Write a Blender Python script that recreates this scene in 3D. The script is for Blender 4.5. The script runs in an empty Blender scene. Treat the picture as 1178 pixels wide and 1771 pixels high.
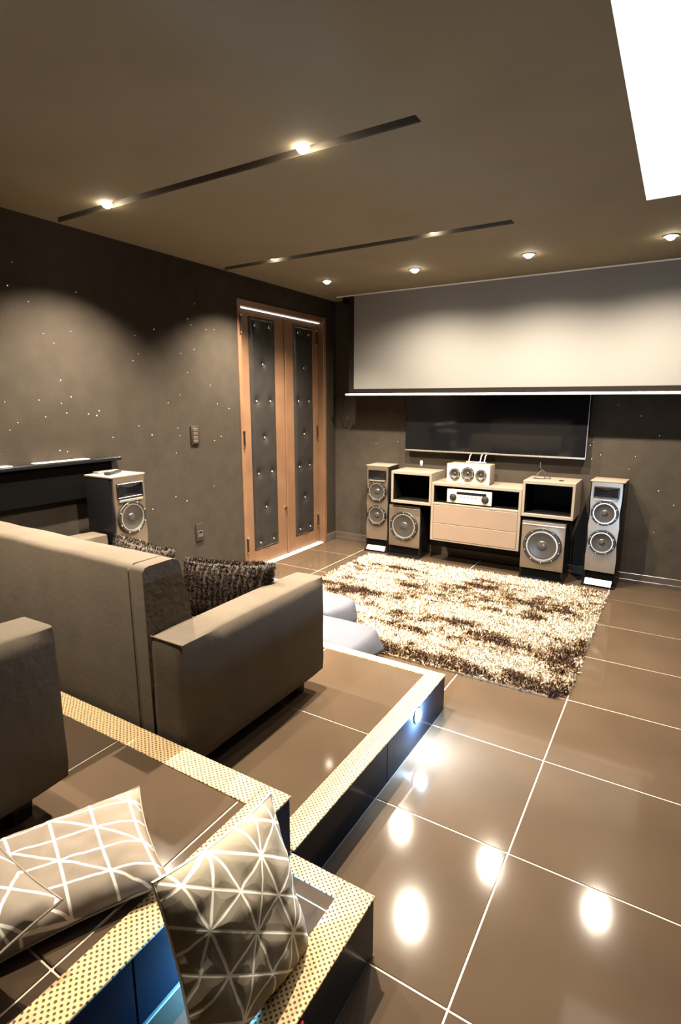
import bpy, bmesh, math, random
import numpy as np
from mathutils import Vector, Matrix, Euler, noise
random.seed(7); rng = np.random.default_rng(7)
SC = bpy.context.scene
COL = SC.collection

# ------------------------------------------------------------------ camera, world, exposure
FPX = 949.56
cam_d = bpy.data.cameras.new('camera'); cam = bpy.data.objects.new('camera', cam_d); COL.objects.link(cam)
cam_d.sensor_fit = 'VERTICAL'; cam_d.sensor_height = 36.0; cam_d.lens = FPX / 1771 * 36.0
cam_d.clip_start = 0.02
vy = Vector((1180 - 589, -(692 - 885.5), -FPX)).normalized()
vx = -Vector((-1000 - 589, -(692 - 885.5), -FPX)).normalized()
vz = vx.cross(vy).normalized(); vx = vy.cross(vz)
Rm = Matrix((vx, vy, vz))                       # rows: world axes in camera space -> maps camera to world
cam.matrix_world = Matrix.Translation((0, 0, 1.58)) @ Rm.to_4x4()
SC.camera = cam
w = bpy.data.worlds.new('world'); SC.world = w; w.use_nodes = True
w.node_tree.nodes['Background'].inputs[0].default_value = (0.6, 0.5, 0.4, 1)
w.node_tree.nodes['Background'].inputs[1].default_value = 0.0
SC.view_settings.view_transform = 'Standard'; SC.view_settings.look = 'None'
SC.view_settings.gamma = 1.0; SC.view_settings.use_curve_mapping = False
SC.view_settings.exposure = 0.0
SC.cycles.use_denoising = True
SC.cycles.max_bounces = 8; SC.cycles.diffuse_bounces = 2; SC.cycles.glossy_bounces = 4
SC.cycles.sample_clamp_indirect = 4.0
SC.cycles.caustics_reflective = False; SC.cycles.caustics_refractive = False
WARM = (1.0, 0.87, 0.69)
E_FRONT, E_SLOT, E_REAR, E_PANEL, E_LED = 350.0, 880.0, 300.0, 1.02, 60.0

# ------------------------------------------------------------------ materials
def mat(name, col, rough=0.5, metal=0.0, emit=0.0, ecol=None, spec=0.5, coat=0.0, nscale=0, namt=0.0, bump=0.0, bscale=60, sheen=0.0):
    m = bpy.data.materials.new(name); m.use_nodes = True
    nt = m.node_tree; b = nt.nodes['Principled BSDF']
    b.inputs['Base Color'].default_value = (*col, 1); b.inputs['Roughness'].default_value = rough
    b.inputs['Metallic'].default_value = metal; b.inputs['Specular IOR Level'].default_value = spec
    b.inputs['Coat Weight'].default_value = coat; b.inputs['Coat Roughness'].default_value = 0.05
    b.inputs['Sheen Weight'].default_value = sheen
    if emit:
        b.inputs['Emission Color'].default_value = (*(ecol or col), 1); b.inputs['Emission Strength'].default_value = emit
    tc = nt.nodes.new('ShaderNodeTexCoord')
    if namt:
        n = nt.nodes.new('ShaderNodeTexNoise'); n.inputs['Scale'].default_value = nscale; n.inputs['Detail'].default_value = 6
        nt.links.new(tc.outputs['Object'], n.inputs['Vector'])
        r = nt.nodes.new('ShaderNodeMapRange'); r.inputs[1].default_value = .25; r.inputs[2].default_value = .75
        r.inputs[3].default_value = 1 - namt; r.inputs[4].default_value = 1 + namt
        nt.links.new(n.outputs['Fac'], r.inputs[0])
        mx = nt.nodes.new('ShaderNodeVectorMath'); mx.operation = 'SCALE'; mx.inputs[0].default_value = col
        nt.links.new(r.outputs[0], mx.inputs['Scale']); nt.links.new(mx.outputs[0], b.inputs['Base Color'])
    if bump:
        n = nt.nodes.new('ShaderNodeTexNoise'); n.inputs['Scale'].default_value = bscale; n.inputs['Detail'].default_value = 4
        nt.links.new(tc.outputs['Object'], n.inputs['Vector'])
        bp = nt.nodes.new('ShaderNodeBump'); bp.inputs['Strength'].default_value = bump; bp.inputs['Distance'].default_value = 0.01
        nt.links.new(n.outputs['Fac'], bp.inputs['Height']); nt.links.new(bp.outputs['Normal'], b.inputs['Normal'])
    return m

M = {}
M['tile'] = mat('porcelain_tile', (.056, .038, .0245), .075, nscale=2.2, namt=.16, spec=.55)
M['grout'] = mat('grout', (.62, .50, .38), .8)
M['black_tile'] = mat('black_riser_tile', (.006, .008, .013), .2, spec=.07)
M['joint'] = mat('riser_joint', (.10, .09, .08), .7)
M['ceiling'] = mat('ceiling_paint', (.20, .165, .108), .9, spec=.1, nscale=3, namt=.06)
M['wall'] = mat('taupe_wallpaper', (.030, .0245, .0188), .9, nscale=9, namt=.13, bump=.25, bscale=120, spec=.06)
M['wall_back'] = mat('taupe_wallpaper_brightened', (.052, .043, .033), .9, nscale=9, namt=.13, bump=.25, bscale=120, spec=.06)  # same wallpaper, its colour lightened to stand for brighter light on this wall
M['base'] = mat('dark_baseboard', (.07, .055, .045), .25)
M['wood'] = mat('door_wood', (.125, .066, .036), .42, nscale=5, namt=.18)
M['leather_black'] = mat('black_leatherette', (.018, .016, .015), .36, spec=.35, bump=.2, bscale=90)
M['stud'] = mat('silver_button', (.75, .72, .66), .25, .9)
M['brass'] = mat('brass', (.62, .42, .17), .28, 1.0)
M['iron'] = mat('dark_iron', (.02, .018, .016), .4, .5)
M['sofa'] = mat('taupe_suede', (.072, .057, .042), .9, nscale=7, namt=.12, bump=.12, bscale=35, spec=.15)
M['black'] = mat('black_lacquer', (.006, .006, .007), .25, spec=.3)
M['matte_black'] = mat('matte_black', (.0025, .0023, .0022), .9, spec=.02)
M['rubber'] = mat('woofer_rubber', (.012, .012, .012), .45)
M['cone'] = mat('woofer_cone', (.035, .031, .026), .32, 0)
M['dome'] = mat('woofer_dome', (.06, .055, .05), .2, .3)
M['silver'] = mat('silver_trim', (.66, .62, .55), .25, .85)
M['bronze'] = mat('brushed_bronze_panel', (.25, .195, .145), .30, .7, nscale=6, namt=.10)
M['pale_panel'] = mat('pale_speaker_face', (.62, .55, .46), .42)
M['oak'] = mat('taupe_oak_board', (.20, .16, .12), .5, nscale=6, namt=.07)
M['drawer'] = mat('drawer_front', (.19, .135, .10), .5, nscale=5, namt=.06)
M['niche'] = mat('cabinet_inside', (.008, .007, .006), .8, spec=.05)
M['receiver'] = mat('receiver_silver', (.72, .68, .60), .35, .35)
M['screen'] = mat('screen_fabric', (.195, .187, .175), .95, spec=.1)
M['screen_border'] = mat('screen_border', (.014, .011, .010), .85, spec=.1)
M['white_metal'] = mat('white_enamel', (.80, .76, .68), .35)
M['glass_black'] = mat('tv_glass', (.006, .006, .007), .06, spec=.6)
M['lamp'] = mat('lamp_glow', (1, .9, .7), .5, emit=40, ecol=(1.0, .87, .66))
M['lamp_bright'] = mat('bright_lamp_glow', (1, .9, .7), .5, emit=170, ecol=(1.0, .87, .66))
M['panel'] = mat('skylight_glow', (1, 1, .97), .5, emit=E_PANEL, ecol=(1.0, .98, .92))
M['led'] = mat('led_glow', (.6, .8, 1), .5, emit=120, ecol=(.55, .78, 1.0))
M['star'] = mat('star_fibre', (1, .9, .75), .5, emit=.8, ecol=(1.0, .88, .7))
M['trim'] = mat('lamp_trim', (.5, .46, .4), .4, .3)
M['paleblue'] = mat('pale_blue_grey_velour', (.046, .050, .068), .8, nscale=8, namt=.05, bump=.1, bscale=40)
M['remote'] = mat('remote_plastic', (.02, .02, .022), .35)
M['rubber_grey'] = mat('grey_button', (.25, .25, .26), .5)
M['cable'] = mat('black_cable', (.02, .02, .02), .5)
M['pale_cable'] = mat('pale_cable', (.55, .58, .66), .4)
M['red'] = mat('red_plastic', (.45, .03, .02), .35)
M['pale_strip'] = mat('pale_strip', (.75, .70, .62), .7)
M['switch'] = mat('brown_switch_plate', (.022, .016, .012), .35)
M['switch_key'] = mat('switch_key', (.055, .043, .035), .35)
M['door_light'] = mat('gap_light', (1, .95, .9), .5, emit=1.1, ecol=(1.0, .93, .86))

def attr_mat(name, rough=.8):
    m = bpy.data.materials.new(name); m.use_nodes = True; nt = m.node_tree; b = nt.nodes['Principled BSDF']
    a = nt.nodes.new('ShaderNodeAttribute'); a.attribute_name = 'pile'
    nt.links.new(a.outputs['Color'], b.inputs['Base Color']); b.inputs['Roughness'].default_value = rough
    b.inputs['Specular IOR Level'].default_value = .08
    return m
M['rug'] = attr_mat('shag_pile'); M['fur'] = attr_mat('faux_fur', .55)

def woven():
    m = bpy.data.materials.new('woven_nosing'); m.use_nodes = True; nt = m.node_tree; b = nt.nodes['Principled BSDF']
    N, Lk = nt.nodes.new, nt.links.new
    tc = N('ShaderNodeTexCoord'); mp = N('ShaderNodeMapping'); mp.inputs['Rotation'].default_value = (0, 0, math.radians(38))
    s = 1 / .0118; mp.inputs['Scale'].default_value = (s, s, s)
    nz = N('ShaderNodeTexNoise'); nz.inputs['Scale'].default_value = 45
    Lk(tc.outputs['Object'], nz.inputs['Vector'])
    ad = N('ShaderNodeVectorMath'); ad.operation = 'MULTIPLY_ADD'; ad.inputs[1].default_value = (.006, .006, 0)
    Lk(nz.outputs['Color'], ad.inputs[0]); Lk(tc.outputs['Object'], ad.inputs[2]); Lk(ad.outputs[0], mp.inputs['Vector'])
    fr = N('ShaderNodeVectorMath'); fr.operation = 'FRACTION'; Lk(mp.outputs[0], fr.inputs[0])
    sb = N('ShaderNodeVectorMath'); sb.operation = 'SUBTRACT'; sb.inputs[1].default_value = (.5, .5, 0); Lk(fr.outputs[0], sb.inputs[0])
    ml = N('ShaderNodeVectorMath'); ml.operation = 'MULTIPLY'; ml.inputs[1].default_value = (1, 1, 0); Lk(sb.outputs[0], ml.inputs[0])
    ln = N('ShaderNodeVectorMath'); ln.operation = 'LENGTH'; Lk(ml.outputs[0], ln.inputs[0])
    r = N('ShaderNodeMapRange'); r.inputs[1].default_value = .20; r.inputs[2].default_value = .30; Lk(ln.outputs['Value'], r.inputs[0])
    mx = N('ShaderNodeMix'); mx.data_type = 'RGBA'; mx.inputs[6].default_value = (.035, .018, .008, 1); mx.inputs[7].default_value = (.43, .30, .145, 1)
    Lk(r.outputs[0], mx.inputs[0]); Lk(mx.outputs[2], b.inputs['Base Color'])
    bp = N('ShaderNodeBump'); bp.inputs['Strength'].default_value = .6; bp.inputs['Distance'].default_value = .003
    Lk(r.outputs[0], bp.inputs['Height']); Lk(bp.outputs['Normal'], b.inputs['Normal']); b.inputs['Roughness'].default_value = .75
    return m
M['woven'] = woven()

def lined(name, base, line, fams, wd=.020, quilt=False):
    """pillow cloth with straight pale lines crossing at stars, in the cloth's own UV"""
    m = bpy.data.materials.new(name); m.use_nodes = True; nt = m.node_tree; b = nt.nodes['Principled BSDF']
    N, Lk = nt.nodes.new, nt.links.new
    uv = N('ShaderNodeUVMap')
    best = None
    for ca, cb, off in fams:
        d = N('ShaderNodeVectorMath'); d.operation = 'DOT_PRODUCT'; d.inputs[1].default_value = (ca, cb, 0)
        Lk(uv.outputs[0], d.inputs[0])
        ad = N('ShaderNodeMath'); ad.operation = 'ADD'; ad.inputs[1].default_value = off + 20.5; Lk(d.outputs['Value'], ad.inputs[0])
        f = N('ShaderNodeMath'); f.operation = 'FRACT'; Lk(ad.outputs[0], f.inputs[0])
        s2 = N('ShaderNodeMath'); s2.operation = 'SUBTRACT'; s2.inputs[1].default_value = .5; Lk(f.outputs[0], s2.inputs[0])
        ab = N('ShaderNodeMath'); ab.operation = 'ABSOLUTE'; Lk(s2.outputs[0], ab.inputs[0])
        mu = N('ShaderNodeMath'); mu.operation = 'MULTIPLY'; mu.inputs[1].default_value = 1 / math.hypot(ca, cb); Lk(ab.outputs[0], mu.inputs[0])
        if best is None: best = mu
        else:
            mn = N('ShaderNodeMath'); mn.operation = 'MINIMUM'; Lk(best.outputs[0], mn.inputs[0]); Lk(mu.outputs[0], mn.inputs[1]); best = mn
    r = N('ShaderNodeMapRange'); r.inputs[1].default_value = wd * .55; r.inputs[2].default_value = wd; Lk(best.outputs[0], r.inputs[0])
    mx = N('ShaderNodeMix'); mx.data_type = 'RGBA'; mx.inputs[6].default_value = (*line, 1); mx.inputs[7].default_value = (*base, 1)
    Lk(r.outputs[0], mx.inputs[0]); Lk(mx.outputs[2], b.inputs['Base Color']); b.inputs['Roughness'].default_value = .85
    b.inputs['Specular IOR Level'].default_value = .2
    if quilt:
        r2 = N('ShaderNodeMapRange'); r2.inputs[1].default_value = 0; r2.inputs[2].default_value = .09; Lk(best.outputs[0], r2.inputs[0])
        bp = N('ShaderNodeBump'); bp.inputs['Strength'].default_value = .22; bp.inputs['Distance'].default_value = .008
        Lk(r2.outputs[0], bp.inputs['Height']); Lk(bp.outputs['Normal'], b.inputs['Normal'])
    return m
M['cloth_a'] = lined('grey_cloth_white_lines', (.20, .165, .13), (.72, .67, .58), ((2.0, .1, .25), (.35, 2.3, .3), (1.175, 1.2, .275)), wd=.021)
M['cloth_b'] = lined('quilted_cloth_white_lines', (.26, .225, .17), (.85, .80, .70), ((1.9, .35, .2), (-.5, 1.75, .1), (1.4, 2.1, .3), (1.2, -.7, .05)), wd=.020, quilt=True)
M['cloth_c'] = lined('grey_cloth_white_lines_turned', (.20, .165, .13), (.72, .67, .58), ((1.6, 1.3, .2), (-1.3, 1.9, .3), (.15, 1.6, .25)), wd=.021)

# ------------------------------------------------------------------ mesh helpers
def finish(name, bm, m, parent=None, smooth=0.6, loc=None):
    me = bpy.data.meshes.new(name); bm.normal_update(); bm.to_mesh(me); bm.free()
    me.materials.append(M[m] if isinstance(m, str) else m)
    if smooth:
        me.shade_smooth(); me.set_sharp_from_angle(angle=smooth)
    o = bpy.data.objects.new(name, me); COL.objects.link(o)
    if parent is not None: o.parent = parent
    if loc: o.location = loc
    return o
def box(bm, lo, hi, bev=0.0, seg=2):
    lo, hi = Vector(lo), Vector(hi); r = bmesh.ops.create_cube(bm, size=1.0)
    vs = r['verts']; c = (lo + hi) / 2; d = hi - lo
    for v in vs: v.co = Vector((v.co.x * d.x, v.co.y * d.y, v.co.z * d.z)) + c
    if bev:
        es = list({e for v in vs for e in v.link_edges})
        bmesh.ops.bevel(bm, geom=es, offset=bev, segments=seg, profile=.5, affect='EDGES')
    return bm
def B(lo, hi, bev=0.0, seg=2): return box(bmesh.new(), lo, hi, bev, seg)
def prism(bm, pts, axis, a, b):
    """extrude a 2D outline along an axis (0 x, 1 y, 2 z)"""
    def P(p, t): return {0: (t, p[0], p[1]), 1: (p[0], t, p[1]), 2: (p[0], p[1], t)}[axis]
    v1 = [bm.verts.new(P(p, a)) for p in pts]; v2 = [bm.verts.new(P(p, b)) for p in pts]
    bm.faces.new(v1); bm.faces.new(list(reversed(v2))); n = len(pts)
    for i in range(n): bm.faces.new((v1[(i + 1) % n], v1[i], v2[i], v2[(i + 1) % n]))
    bmesh.ops.recalc_face_normals(bm, faces=bm.faces); return bm
def lathe(bm, prof, c, seg=28, axis='y', caps=True):
    """prof: (radius, distance) pairs; the turned shape faces -y (or down for axis z: distance counted along -z)"""
    rings = []
    for r, d in prof:
        ring = []
        for i in range(seg):
            a = 2 * math.pi * i / seg
            p = (r * math.cos(a), -d, r * math.sin(a)) if axis == 'y' else (r * math.cos(a), r * math.sin(a), -d)
            ring.append(bm.verts.new(Vector(c) + Vector(p)))
        rings.append(ring)
    for a, b in zip(rings, rings[1:]):
        for i in range(seg): bm.faces.new((a[i], a[(i + 1) % seg], b[(i + 1) % seg], b[i]))
    if caps: bm.faces.new(rings[-1]); bm.faces.new(list(reversed(rings[0])))
    bmesh.ops.recalc_face_normals(bm, faces=bm.faces); return bm
def tube(bm, pts, r, seg=6):
    pts = [Vector(p) for p in pts]; rings = []
    for i, p in enumerate(pts):
        t = (pts[min(i + 1, len(pts) - 1)] - pts[max(i - 1, 0)]).normalized()
        u = t.orthogonal().normalized() if not rings else (pu - t * pu.dot(t)).normalized()
        pu = u; v = t.cross(u)
        rings.append([bm.verts.new(p + r * (math.cos(2 * math.pi * k / seg) * u + math.sin(2 * math.pi * k / seg) * v)) for k in range(seg)])
    for a, b in zip(rings, rings[1:]):
        for k in range(seg): bm.faces.new((a[k], a[(k + 1) % seg], b[(k + 1) % seg], b[k]))
    bm.faces.new(list(reversed(rings[0]))); bm.faces.new(rings[-1]); return bm
def thing(name, label, cat, loc=(0, 0, 0), rz=0.0, group=None):
    o = bpy.data.objects.new(name, None); o.empty_display_size = .1; COL.objects.link(o)
    o.location = loc; o.rotation_euler = (0, 0, rz); o['label'] = label; o['category'] = cat
    if group: o['group'] = group
    return o
def tag(o, label, cat, group=None):
    o['label'] = label; o['category'] = cat
    if group: o['group'] = group
    return o
def struct(o, label=None):
    o['kind'] = 'structure'
    if label: o['label'] = label
    return o
def copy_tree(o, parent=None):
    c = o.copy(); COL.objects.link(c)
    if parent is not None: c.parent = parent
    for ch in list(o.children): copy_tree(ch, c)
    return c

# ------------------------------------------------------------------ room
X0, X1, Y0, Y1, ZC = -3.30, 2.60, -1.70, 5.30, 2.617
fl = struct(finish('floor', B((X0 - .12, Y0, -.12), (X1, Y1, -.002)), 'grout', smooth=0))
SX = -.89; P1Y = 2.487; P2Y = 1.165
tile_cache = {}
def tiles(parent, xs, ys, z, th, m, skip=None, gap=.0028):
    for xa, xb in zip(xs, xs[1:]):
        for ya, yb in zip(ys, ys[1:]):
            if skip and skip(xa, xb, ya, yb): continue
            a, b = xb - xa - 2 * gap, yb - ya - 2 * gap
            if a < .012 or b < .012: continue
            k = (round(a, 4), round(b, 4), th, m)
            if k not in tile_cache:
                tile_cache[k] = finish('tile', B((-a / 2, -b / 2, -th), (a / 2, b / 2, 0), .0012, 1), m, smooth=0)
                o = tile_cache[k]
            else:
                o = tile_cache[k].copy(); COL.objects.link(o)
            o.name = 'tile'; o.parent = parent; o.location = ((xa + xb) / 2, (ya + yb) / 2, z)
def grid(lo, hi, first, step):
    g = [lo]; k = math.ceil((lo - first) / step + 1e-6); v = first + k * step
    while v < hi - 1e-4: g.append(v); v += step
    return g + [hi]
tiles(fl, grid(X0, X1, -.362, .602), grid(Y0, Y1, 1.738, .600), 0.0, .003, 'tile',
      lambda xa, xb, ya, yb: (xb < SX and yb < P1Y) or (xb < -.65 and yb < 1.1))
# object noise differs per tile because it is read in the tile's own space; shared meshes keep it cheap

def wall_with(name, bm, m='wall'): return struct(finish(name, bm, m, smooth=0))
DY0, DY1, DZ = 3.715, 5.10, 2.425
bm = bmesh.new()
for lo, hi in (((X0 - .12, Y0, 0), (X0, DY0, ZC)), ((X0 - .12, DY1, 0), (X0, Y1 + .12, ZC)), ((X0 - .12, DY0, DZ), (X0, DY1, ZC)), ((X0 - .16, DY0 - .05, 0), (X0 - .12, DY1 + .05, ZC))):
    box(bm, lo, hi)
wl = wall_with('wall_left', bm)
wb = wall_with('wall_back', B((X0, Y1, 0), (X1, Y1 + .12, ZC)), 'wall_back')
wall_with('wall_right', B((X1, Y0, 0), (X1 + .12, Y1 + .12, ZC)))
wall_with('wall_rear', B((X0 - .12, Y0 - .12, 0), (X1 + .12, Y0, ZC)))
# ceiling with real recesses: light slots and the luminous panel
S1 = (-3.29, -.955, 2.098, 2.160); S2 = (-3.29, -.965, 3.505, 3.590); S3 = (-3.29, -.955, .845, .915)  # third slot is unseen, put in for the rear lamps
PN = (-.272, .85, 1.62, 3.566)
holes = (S1, S2, S3, PN); HR = .13
xs = sorted({X0 - .12, X1 + .12} | {h[0] for h in holes} | {h[1] for h in holes}); ys = sorted({Y0 - .12, Y1 + .12} | {h[2] for h in holes} | {h[3] for h in holes})
bm = bmesh.new()
for ya, yb in zip(ys, ys[1:]):
    run = None
    for xa, xb in zip(xs, xs[1:]):
        mx_, my_ = (xa + xb) / 2, (ya + yb) / 2
        hole = any(h[0] < mx_ < h[1] and h[2] < my_ < h[3] for h in holes)
        if not hole: run = (run[0], xb) if run else (xa, xb)
        if run and (hole or xb == xs[-1]):
            box(bm, (run[0], ya, ZC), (run[1], yb, ZC + HR)); run = None
box(bm, (X0 - .12, Y0 - .12, ZC + HR), (X1 + .12, Y1 + .12, ZC + HR + .1))
struct(finish('ceiling', bm, 'ceiling', smooth=0))
# dark linings of the slots
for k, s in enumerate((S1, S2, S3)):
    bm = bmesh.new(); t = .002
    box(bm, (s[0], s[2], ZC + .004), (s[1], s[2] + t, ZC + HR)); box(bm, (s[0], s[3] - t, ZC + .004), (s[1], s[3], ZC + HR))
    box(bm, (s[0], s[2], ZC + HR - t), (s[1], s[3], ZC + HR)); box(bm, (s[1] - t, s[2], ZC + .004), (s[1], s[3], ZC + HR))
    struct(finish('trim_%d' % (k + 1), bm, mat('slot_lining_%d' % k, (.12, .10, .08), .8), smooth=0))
struct(finish('trim_4', B((PN[0], PN[2], ZC + .002), (PN[1], PN[3], ZC + .012)), 'panel', smooth=0), 'bright white luminous ceiling panel')

# baseboards
bm = bmesh.new(); box(bm, (X0 + .016, Y1 - .016, 0), (X1, Y1, .085), .003, 1); box(bm, (X0 + .016, Y1 - .022, 0), (X1, Y1 - .016, .03), .002, 1)
struct(finish('baseboard_back', bm, 'base'))
bm = bmesh.new(); box(bm, (X0, Y0, 0), (X0 + .016, DY0 - .01, .085), .003, 1); box(bm, (X0, DY1 + .01, 0), (X0 + .016, Y1, .085), .003, 1)
struct(finish('baseboard_left', bm, 'base'))

# star lights set into the walls
starsL = [(1.86,2.34),(1.82,2.21),(1.93,2.14),(2.24,2.24),(2.0,1.97),(2.18,2.0),(2.06,1.92),(2.66,2.02),(2.83,2.08),(3.24,2.31),(3.16,2.19),(3.19,2.15),(3.35,2.13),(3.44,2.14),(2.68,1.9),(2.63,1.85),(3.07,1.93),(3.21,1.97),(2.08,1.7),(1.73,1.57),(1.93,1.58),(2.14,1.6),(2.07,1.56),(2.1,1.5),(2.25,1.49),(2.33,1.51),(2.31,1.48),(1.79,1.45),(1.74,1.41),(2.64,1.4),(2.92,1.56),(3.04,1.62),(3.13,1.79),(3.37,1.7),(3.44,1.55),(3.0,1.37),(3.02,1.31),(2.42,1.33),(2.03,1.27),(2.08,1.26),(3.39,1.25),(3.47,1.28),(2.97,1.18),(3.36,.87),(2.94,.84),(3.05,.79),(2.71,.78),(3.58,1.51),(2.75,1.33),(1.96,1.48)]
starsB = [(-2.78,1.12),(-2.52,1.15),(-.56,1.11),(-.29,1.11),(-.65,1.19),(-.33,1.0),(-.63,1.07),(-.46,1.54),(-.28,1.45),(-.13,1.29),(-.63,1.22),(.03,.72),(-.09,.47),(-.4,.14),(-.09,.83)]
def stars(parent, pts, wall):
    bm = bmesh.new()
    for a, z in pts:
        r = random.choice((.0022, .003, .0036)); c = (X0 + .001, a, z) if wall == 'L' else (a, Y1 - .001, z)
        bmesh.ops.create_icosphere(bm, subdivisions=1, radius=r, matrix=Matrix.Translation(c))
    o = finish('fibre_optic_stars', bm, 'star', parent); o['kind'] = 'stuff'; o['label'] = 'tiny glinting star points dotted over the wall'
stars(wl, starsL + [(random.uniform(-1, 1.6), random.uniform(.9, 2.4)) for _ in range(40)], 'L')
stars(wb, starsB + [(random.uniform(.2, 2.5), random.uniform(.3, 2.4)) for _ in range(30)], 'B')

# ------------------------------------------------------------------ stepped seating platforms
def platform(name, lab, x0, x1, y0, y1, z0, z1, xs, ys, strips, risers, tskip=None):
    o = struct(finish(name, B((x0, y0, z0), (x1, y1, z1 - .003)), 'grout', smooth=0), lab)
    tiles(o, xs, ys, z1, .003, 'tile', tskip)
    for lo, hi in strips:
        s = finish('nosing_strip', B((lo[0], lo[1], z1 - .003), (hi[0], hi[1], z1 + .004), .0015, 1), 'woven', o, smooth=0)
        s['label'] = 'woven tan nosing strip with dark dots'
    for ax, at, a, b, za, zb in risers:          # ax 0: face towards +x at x=at; ax 1: face towards +y
        n = max(1, round((b - a) / .6)); d = (b - a) / n
        for i in range(n):
            p, q = a + i * d + .002, a + (i + 1) * d - .002
            bm = B((at - .001, p, za + .005), (at + .007, q, zb), .001, 1) if ax == 0 else B((p, at - .001, za + .005), (q, at + .007, zb), .001, 1)
            finish('riser_tile', bm, 'black_tile', o, smooth=0)
        jb = B((at, a, za), (at + .0085, b, za + .005)) if ax == 0 else B((a, at, za), (b, at + .0085, za + .005))
        finish('riser_joint', jb, 'joint', o, smooth=0)
    return o
SW = .092
p1 = platform('lower_platform', 'lower tiled seating platform with woven nosing', X0 + .001, SX - .007, P2Y + .0, P1Y - .007, .0005, .2,
    grid(X0 + .001, SX - SW + .02, -1.58, .602), grid(P2Y, P1Y - SW + .04, 1.84, .600),
    [((SX - SW, P2Y + .012), (SX + .002, P1Y + .004)), ((X0 + .002, P1Y - .055), (SX - SW - .001, P1Y + .004))],
    [(0, SX - .007, P2Y + .012, P1Y, 0, .197), (1, P1Y - .007, X0 + .02, SX, 0, .197)])
p2 = platform('upper_platform', 'upper tiled seating platform with woven nosing', X0 + .001, SX - .007, Y0 + .001, P2Y - .007, .0005, .4,
    grid(X0 + .001, SX - SW + .02, -1.58, .565), grid(Y0 + .001, P2Y - SW + .02, .489, .605),
    [((SX - SW, Y0 + .002), (SX + .002, P2Y + .004)), ((X0 + .002, P2Y - SW), (SX - SW - .001, P2Y + .004))],
    [(0, SX - .007, Y0 + .01, P2Y, .2, .397), (1, P2Y - .007, X0 + .02, SX, .2, .397)])
TX = -.598
p3 = platform('side_step', 'low tiled side step beside upper platform with woven nosing', SX + .002, TX - .007, Y0 + .001, P2Y - .009, .0005, .2,
    [SX + .002, TX - SW + .02], grid(Y0 + .001, P2Y - .04, .46, .6),
    [((TX - SW, Y0 + .002), (TX + .002, P2Y + .002)), ((SX + .002, P2Y - .062), (TX - SW - .001, P2Y + .002))],
    [(0, TX - .007, Y0 + .01, P2Y - .002, 0, .197), (1, P2Y - .009, SX + .003, TX, 0, .197)])

# LED step lights on the risers
def step_light(label, y, z, e, col):
    t = thing('step_light', label, 'light', (SX + .0, y, z))
    finish('housing', lathe(bmesh.new(), [(.034, -.000), (.034, .006), (.029, .008)], (0, 0, 0), 20), 'silver', t).rotation_euler = (0, 0, math.pi / 2)
    d = finish('lens', lathe(bmesh.new(), [(.028, .007), (.026, .014), (.010, .019)], (0, 0, 0), 16), 'led', t); d.rotation_euler = (0, 0, math.pi / 2)
    ld = bpy.data.lights.new('led_glow', 'POINT'); ld.energy = e; ld.color = col; ld.shadow_soft_size = .01
    lo = bpy.data.objects.new('led_glow', ld); COL.objects.link(lo); lo.parent = t; lo.location = (.035, 0, 0)
    return t
step_light('glowing blue-white step light on lower platform riser near the rug', 2.13, .165, E_LED, (.50, .72, 1.0))
step_light('blue step light on upper platform riser behind the quilted pillow', .82, .25, E_LED * .5, (.10, .45, 1.0))

# ------------------------------------------------------------------ ceiling lamps
def spot_in(t, energy, half, blend, loc, r=.03, col=WARM):
    ld = bpy.data.lights.new('lamp_beam', 'SPOT'); ld.energy = energy; ld.color = col; ld.spot_size = math.radians(2 * half); ld.spot_blend = blend
    ld.shadow_soft_size = r
    lo = bpy.data.objects.new('lamp_beam', ld); COL.objects.link(lo); lo.parent = t; lo.location = loc
def downlight(x, y, label, grp, half=62):
    t = thing('downlight', label, 'light', (x, y, ZC), 0, grp)
    finish('trim_ring', lathe(bmesh.new(), [(.030, .0005), (.046, .001), (.044, .006), (.034, .007), (.031, .002)], (0, 0, 0), 28, 'z'), 'trim', t)
    finish('lens', lathe(bmesh.new(), [(.030, .001), (.028, .012), (.020, .022), (.008, .027)], (0, 0, 0), 24, 'z'), 'lamp' if half < 60 else 'lamp_bright', t)
    spot_in(t, E_FRONT, half, .9, (0, 0, -.032))
for x, lb in ((-2.80, 'first downlight from the door in the row before the screen'), (-1.955, 'second downlight from the door in the row before the screen'),
              (-1.06, 'third downlight from the door in the row before the screen'), (-.17, 'fourth downlight from the door, nearest the bright ceiling panel')):
    downlight(x, 4.36, lb, 'downlights in front of the screen', 48 if x < -2.5 else 78)
def slot_lamp(x, y, z, label, grp, e):
    t = thing('slot_spotlight', label, 'light', (x, y, z), 0, grp)
    finish('housing', lathe(bmesh.new(), [(.020, -.06), (.027, -.05), (.027, .001)], (0, 0, 0), 24, 'z'), 'trim', t)
    finish('lens', lathe(bmesh.new(), [(.027, .0), (.026, .010), (.018, .020), (.008, .025)], (0, 0, 0), 24, 'z'), 'lamp_bright' if z < ZC + .01 and y > 2 else 'lamp', t)
    spot_in(t, e, 58, .75, (0, 0, -.030), .02)
slot_lamp(-2.755, 2.10, ZC + .002, 'spotlight in the near ceiling slot, left end by the wall', 'spotlights in the ceiling slots', E_SLOT)
slot_lamp(-1.465, 2.10, ZC + .002, 'spotlight in the near ceiling slot, larger and brighter one', 'spotlights in the ceiling slots', E_SLOT)
slot_lamp(-2.77, 3.545, ZC + .035, 'spotlight hidden in the far ceiling slot, left of the pair', 'spotlights in the ceiling slots', E_SLOT)
slot_lamp(-1.48, 3.545, ZC + .035, 'spotlight hidden in the far ceiling slot, right of the pair', 'spotlights in the ceiling slots', E_SLOT)
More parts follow.
